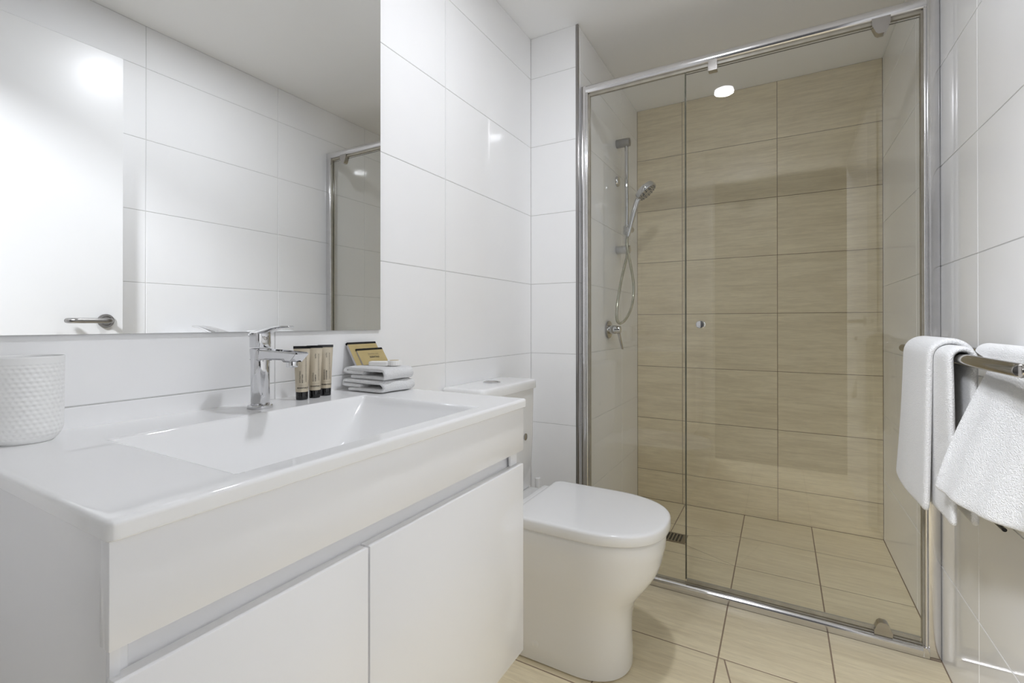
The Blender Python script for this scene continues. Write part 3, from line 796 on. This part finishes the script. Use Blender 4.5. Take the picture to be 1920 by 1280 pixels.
# ------------------------------------------------------------------ hand shower on its slide rail
RX, RY = -.680, 2.386
sh = thing('hand_shower_set', (XS, RY, 1.39), 'chrome hand shower with slide rail and hose on the shower wall', 'shower')
obj('slide_rail', cyl((RX, RY, 1.375), (RX, RY, 1.945), .0095, .001), m_chrome, sh)
for z in (1.938, 1.392):
    bm = nb(); add_lathe(bm, (XS + .0005, RY, z), (1, 0, 0), [(.021, 0), (.0215, .001), (.0215, .060), (.0205, .068), (.017, .070)], 32)
    obj('bracket', bm, m_satin if z > 1.5 else m_chrome, sh)
obj('wall_elbow', lathe((XS + .0005, RY, 1.745), (1, 0, 0), [(.026, 0), (.026, .006), (.022, .012), (.012, .014)], 32), m_chrome, sh)
sl = obj('slider', add_cyl(add_cyl(nb(), (RX, RY, 1.468), (RX, RY, 1.512), .017, .003), (RX + .005, RY - .022, 1.492), (RX + .022, RY + .022, 1.492), .014, .002), m_chrome, sh)
hs = obj('handset', add_tube(nb(), catmull([Vector((-.672, RY - .014, 1.455)), Vector((-.660, RY - .012, 1.50)), Vector((-.643, RY - .006, 1.57)), Vector((-.627, RY, 1.630)), Vector((-.606, RY + .002, 1.664))], 6), lambda t: .0105 + .004 * t, 20), m_chrome, sh)
HC = Vector((-.586, RY + .004, 1.679)); HN = Vector((.64, .02, -.768)).normalized()
obj('spray_head', lathe(HC - HN * .018, HN, [(.020, 0), (.046, .002), (.054, .006), (.0565, .012), (.0565, .028), (.055, .031)], 40), m_chrome, hs)
obj('spray_face', lathe(HC + HN * .0128, HN, [(.051, 0), (.0505, .002), (.030, .0028), (.029, .0022), (.001, .0022)], 40), m_gun, hs)
bm = nb(); hd, hu, hv = frame_axes(HN)
for ring_r, cnt in ((.045, 16), (.036, 12), (.022, 8)):
    for i in range(cnt):
        a = 2 * math.pi * i / cnt
        add_lathe(bm, HC + HN * .0148 + (hu * math.cos(a) + hv * math.sin(a)) * ring_r, HN, [(.0022, 0), (.0014, .0035)], 6)
nzl = obj('nozzles', bm, m_black, hs); nzl['kind'] = 'stuff'
hose = [(-.672, RY - .014, 1.456), (-.668, 2.350, 1.40), (-.660, 2.378, 1.32), (-.655, 2.423, 1.21), (-.655, 2.395, 1.113), (-.655, 2.300, 1.045), (-.658, 2.205, 1.016), (-.662, 2.160, 1.035), (-.664, 2.175, 1.11), (-.664, 2.245, 1.235), (-.666, 2.325, 1.330), (-.672, 2.372, 1.378)]
obj('hose', add_tube(nb(), catmull(hose, 10), .0068, 14), m_hose, sh)
# wall mixer under it
mx_ = thing('shower_mixer', (XS, 2.244, .985), 'chrome lever shower mixer on the white shower wall', 'tap')
obj('wall_plate', lathe((XS + .0005, 2.244, .985), (1, 0, 0), [(.042, 0), (.043, .002), (.043, .006), (.041, .008), (.020, .009)], 44), m_gun, mx_)
obj('body', lathe((XS + .008, 2.244, .985), (1, 0, 0), [(.021, 0), (.021, .030), (.019, .034), (.019, .052), (.017, .055)], 36), m_chrome, mx_)
bm = nb()
def lr(p, hw, th): return [p + Vector((dx * th, dy * hw, 0)) for dx, dy in ((-1, -1), (1, -1), (1, 1), (-1, 1))]
loft(bm, [lr(Vector((XS + .050, 2.244, .998)), .012, .006), lr(Vector((XS + .053, 2.248, .965)), .010, .005), lr(Vector((XS + .064, 2.256, .905)), .008, .0035), lr(Vector((XS + .067, 2.258, .890)), .006, .0028)])
obj('lever', bevel_all(bm, .002, 2), m_gun, mx_)

# ------------------------------------------------------------------ floor drain
dn = thing('floor_drain', (-.439, 2.3375, 0), 'square bronze slotted floor drain in the shower floor', 'drain')
bm = nb(); cx, cy = (dx0 + dx1) / 2, (dy0 + dy1) / 2
obj('sump', box(dx0 + .003, dx1 - .003, dy0 + .003, dy1 - .003, -.004, -.0002), m_black, dn, smooth=0)
bm = nb()
for a in ((dx0 + .002, dx1 - .002, dy0 + .002, dy0 + .012), (dx0 + .002, dx1 - .002, dy1 - .012, dy1 - .002), (dx0 + .002, dx0 + .012, dy0 + .012, dy1 - .012), (dx1 - .012, dx1 - .002, dy0 + .012, dy1 - .012)):
    add_box(bm, *a, -.003, .0014)
obj('grate_frame', bm, m_drain, dn, smooth=0)
for i in range(6):
    xx = dx0 + .016 + i * (dx1 - dx0 - .032) / 5
    obj('bar', box(xx - .003, xx + .003, dy0 + .0115, dy1 - .0115, -.0028, .0011), m_drain, dn, smooth=0)

# ------------------------------------------------------------------ towel rail and towels
FBX, FBZ, BBX, BBZ = .318, .942, .378, .951
tr = thing('double_towel_rail', (XR, 1.4, .945), 'dark chrome double towel rail on the right wall', 'towel rail')
obj('bar', cyl((FBX, 1.003, FBZ), (FBX, 1.795, FBZ), .0112, .004), m_gun, tr)
obj('bar', cyl((BBX, 1.003, BBZ), (BBX, 1.795, BBZ), .0095, .002), m_gun, tr)
for y in (1.0085, 1.70):
    bm = nb(); add_cyl(bm, (XR - .0005, y, FBZ), (FBX, y, FBZ), .008, .001); add_lathe(bm, (XR - .0002, y, FBZ), (-1, 0, 0), [(.024, 0), (.024, .006), (.022, .008)], 32)
    obj('bracket', bm, m_gun, tr)
def sheet(bm, prof_fn, y_fn, ns, ny):
    rows = []
    for j in range(ny + 1):
        q = j / ny; row = []
        for i in range(ns + 1):
            s = i / ns; x, z = prof_fn(s, q); row.append(bm.verts.new((x, y_fn(s, q), z)))
        rows.append(row)
    for a, b in zip(rows[:-1], rows[1:]):
        for i in range(ns): bm.faces.new((a[i], a[i + 1], b[i + 1], b[i]))
def drape(cx, cz, R, zf, zb, xf, xb, k=.38):
    """s 0..1 from the front hem over the bar to the back hem"""
    def f(s, q):
        if s < k:
            t = s / k; zz = zf + (cz - zf) * t; xx = xf + (cx - R - xf) * (t ** 1.0) ** .8
            return xx, zz
        if s < 1 - k:
            a = math.pi * (1 - (s - k) / (1 - 2 * k))
            return cx + R * math.cos(a), cz + R * math.sin(a)
        t = (s - (1 - k)) / k
        return cx + R + (xb - cx - R) * t, cz + (zb - cz) * t
    return f
def finish_towel(o, th):
    md = o.modifiers.new('thickness', 'SOLIDIFY'); md.thickness = th; md.offset = 0
    s = o.modifiers.new('smooth', 'SUBSURF'); s.levels = 2; s.render_levels = 2
# narrow towel, folded lengthways, over the front bar
bm = nb()
fo = drape(FBX, FBZ, .0345, .600, .600, .279, .3475)
fi = drape(FBX, FBZ, .0205, .606, .610, .3015, .3365)
def yo(s, q):
    hem = max(0, 1 - s / .38)
    return 1.340 + .240 * q + hem * (.020 * q + .012) + .004 * math.sin(9 * s + 2 * q)
def yi(s, q):
    hem = max(0, 1 - s / .38); hb = max(0, (s - .62) / .38)
    return 1.264 + .30 * q - hem * .012 * (1 - q) + .003 * math.sin(12 * s)
def po(s, q):
    x, z = fo(s, q); hem = max(0, 1 - s / .38)
    return x - .004 * hem * q + .003 * math.sin(6 * q + 5 * s) * hem, z + hem * (.016 * q * q - .008 * math.sin(3.1 * q))
def pi_(s, q):
    x, z = fi(s, q); return x + .002 * math.sin(8 * q + 6 * s), z
sheet(bm, po, yo, 44, 10); sheet(bm, pi_, yi, 44, 10)
o = obj('hand_towel', bm, m_towel, smooth=180, origin=(FBX, 1.45, FBZ)); finish_towel(o, .0135)
tag(o, 'narrow folded white towel over the front bar beside the shower screen', 'towel')
# wide towel over the back bar, its front falling out below the front bar
bm = nb()
def pb(s, q):
    k = .42; R = .0170
    xf = .328 - .066 * q ** 1.3; zf = .688 - .010 * math.sin(3.0 * q)
    if s < k:
        t = s / k
        wv = math.sin(math.pi * t) ** 1
        x = xf + (BBX - R - xf) * t ** 1.2
        x += .0055 * math.sin(7.5 * q + 1.0) * (1 - t) ** .7 + .003 * math.sin(15 * q + 3 * t) * (1 - t)
        return x, zf + (BBZ - zf) * t
    if s < 1 - k:
        a = math.pi * (1 - (s - k) / (1 - 2 * k)); return BBX + R * math.cos(a), BBZ + R * math.sin(a)
    t = (s - (1 - k)) / k
    return BBX + R + (.405 - BBX - R) * t, BBZ + (.63 - BBZ) * t
def yb_(s, q):
    t = min(s / .42, 1)                       # 0 at the front hem, 1 at the bar
    far = 1.236 + .002 * t + .115 * max(0, (t - .955) / .045)
    return 1.022 + (far - 1.022) * q + .003 * math.sin(8 * s) * (1 - q)
sheet(bm, pb, yb_, 52, 26)
o = obj('bath_towel', bm, m_towel, smooth=180, origin=(BBX, 1.2, BBZ)); finish_towel(o, .012)
tag(o, 'wide white bath towel hanging behind the front bar, nearest the camera', 'towel')
# dark toilet roll holder under the bath towel
ft = thing('roll_holder', (XR, 1.50, .60), 'dark metal roll holder on the right wall peeking out below the bath towel', 'roll holder')
obj('wall_plate', lathe((XR - .0003, 1.50, .60), (-1, 0, 0), [(.022, 0), (.022, .004), (.020, .006)], 28), m_gun, ft)
obj('holder_arm', add_tube(nb(), catmull([Vector((XR - .004, 1.50, .60)), Vector((XR - .012, 1.50, .598)), Vector((.4005, 1.492, .594)), Vector((.400, 1.47, .592)), Vector((.400, 1.40, .590)), Vector((.400, 1.345, .590))], 6), .0042, 12), m_blackg, ft)
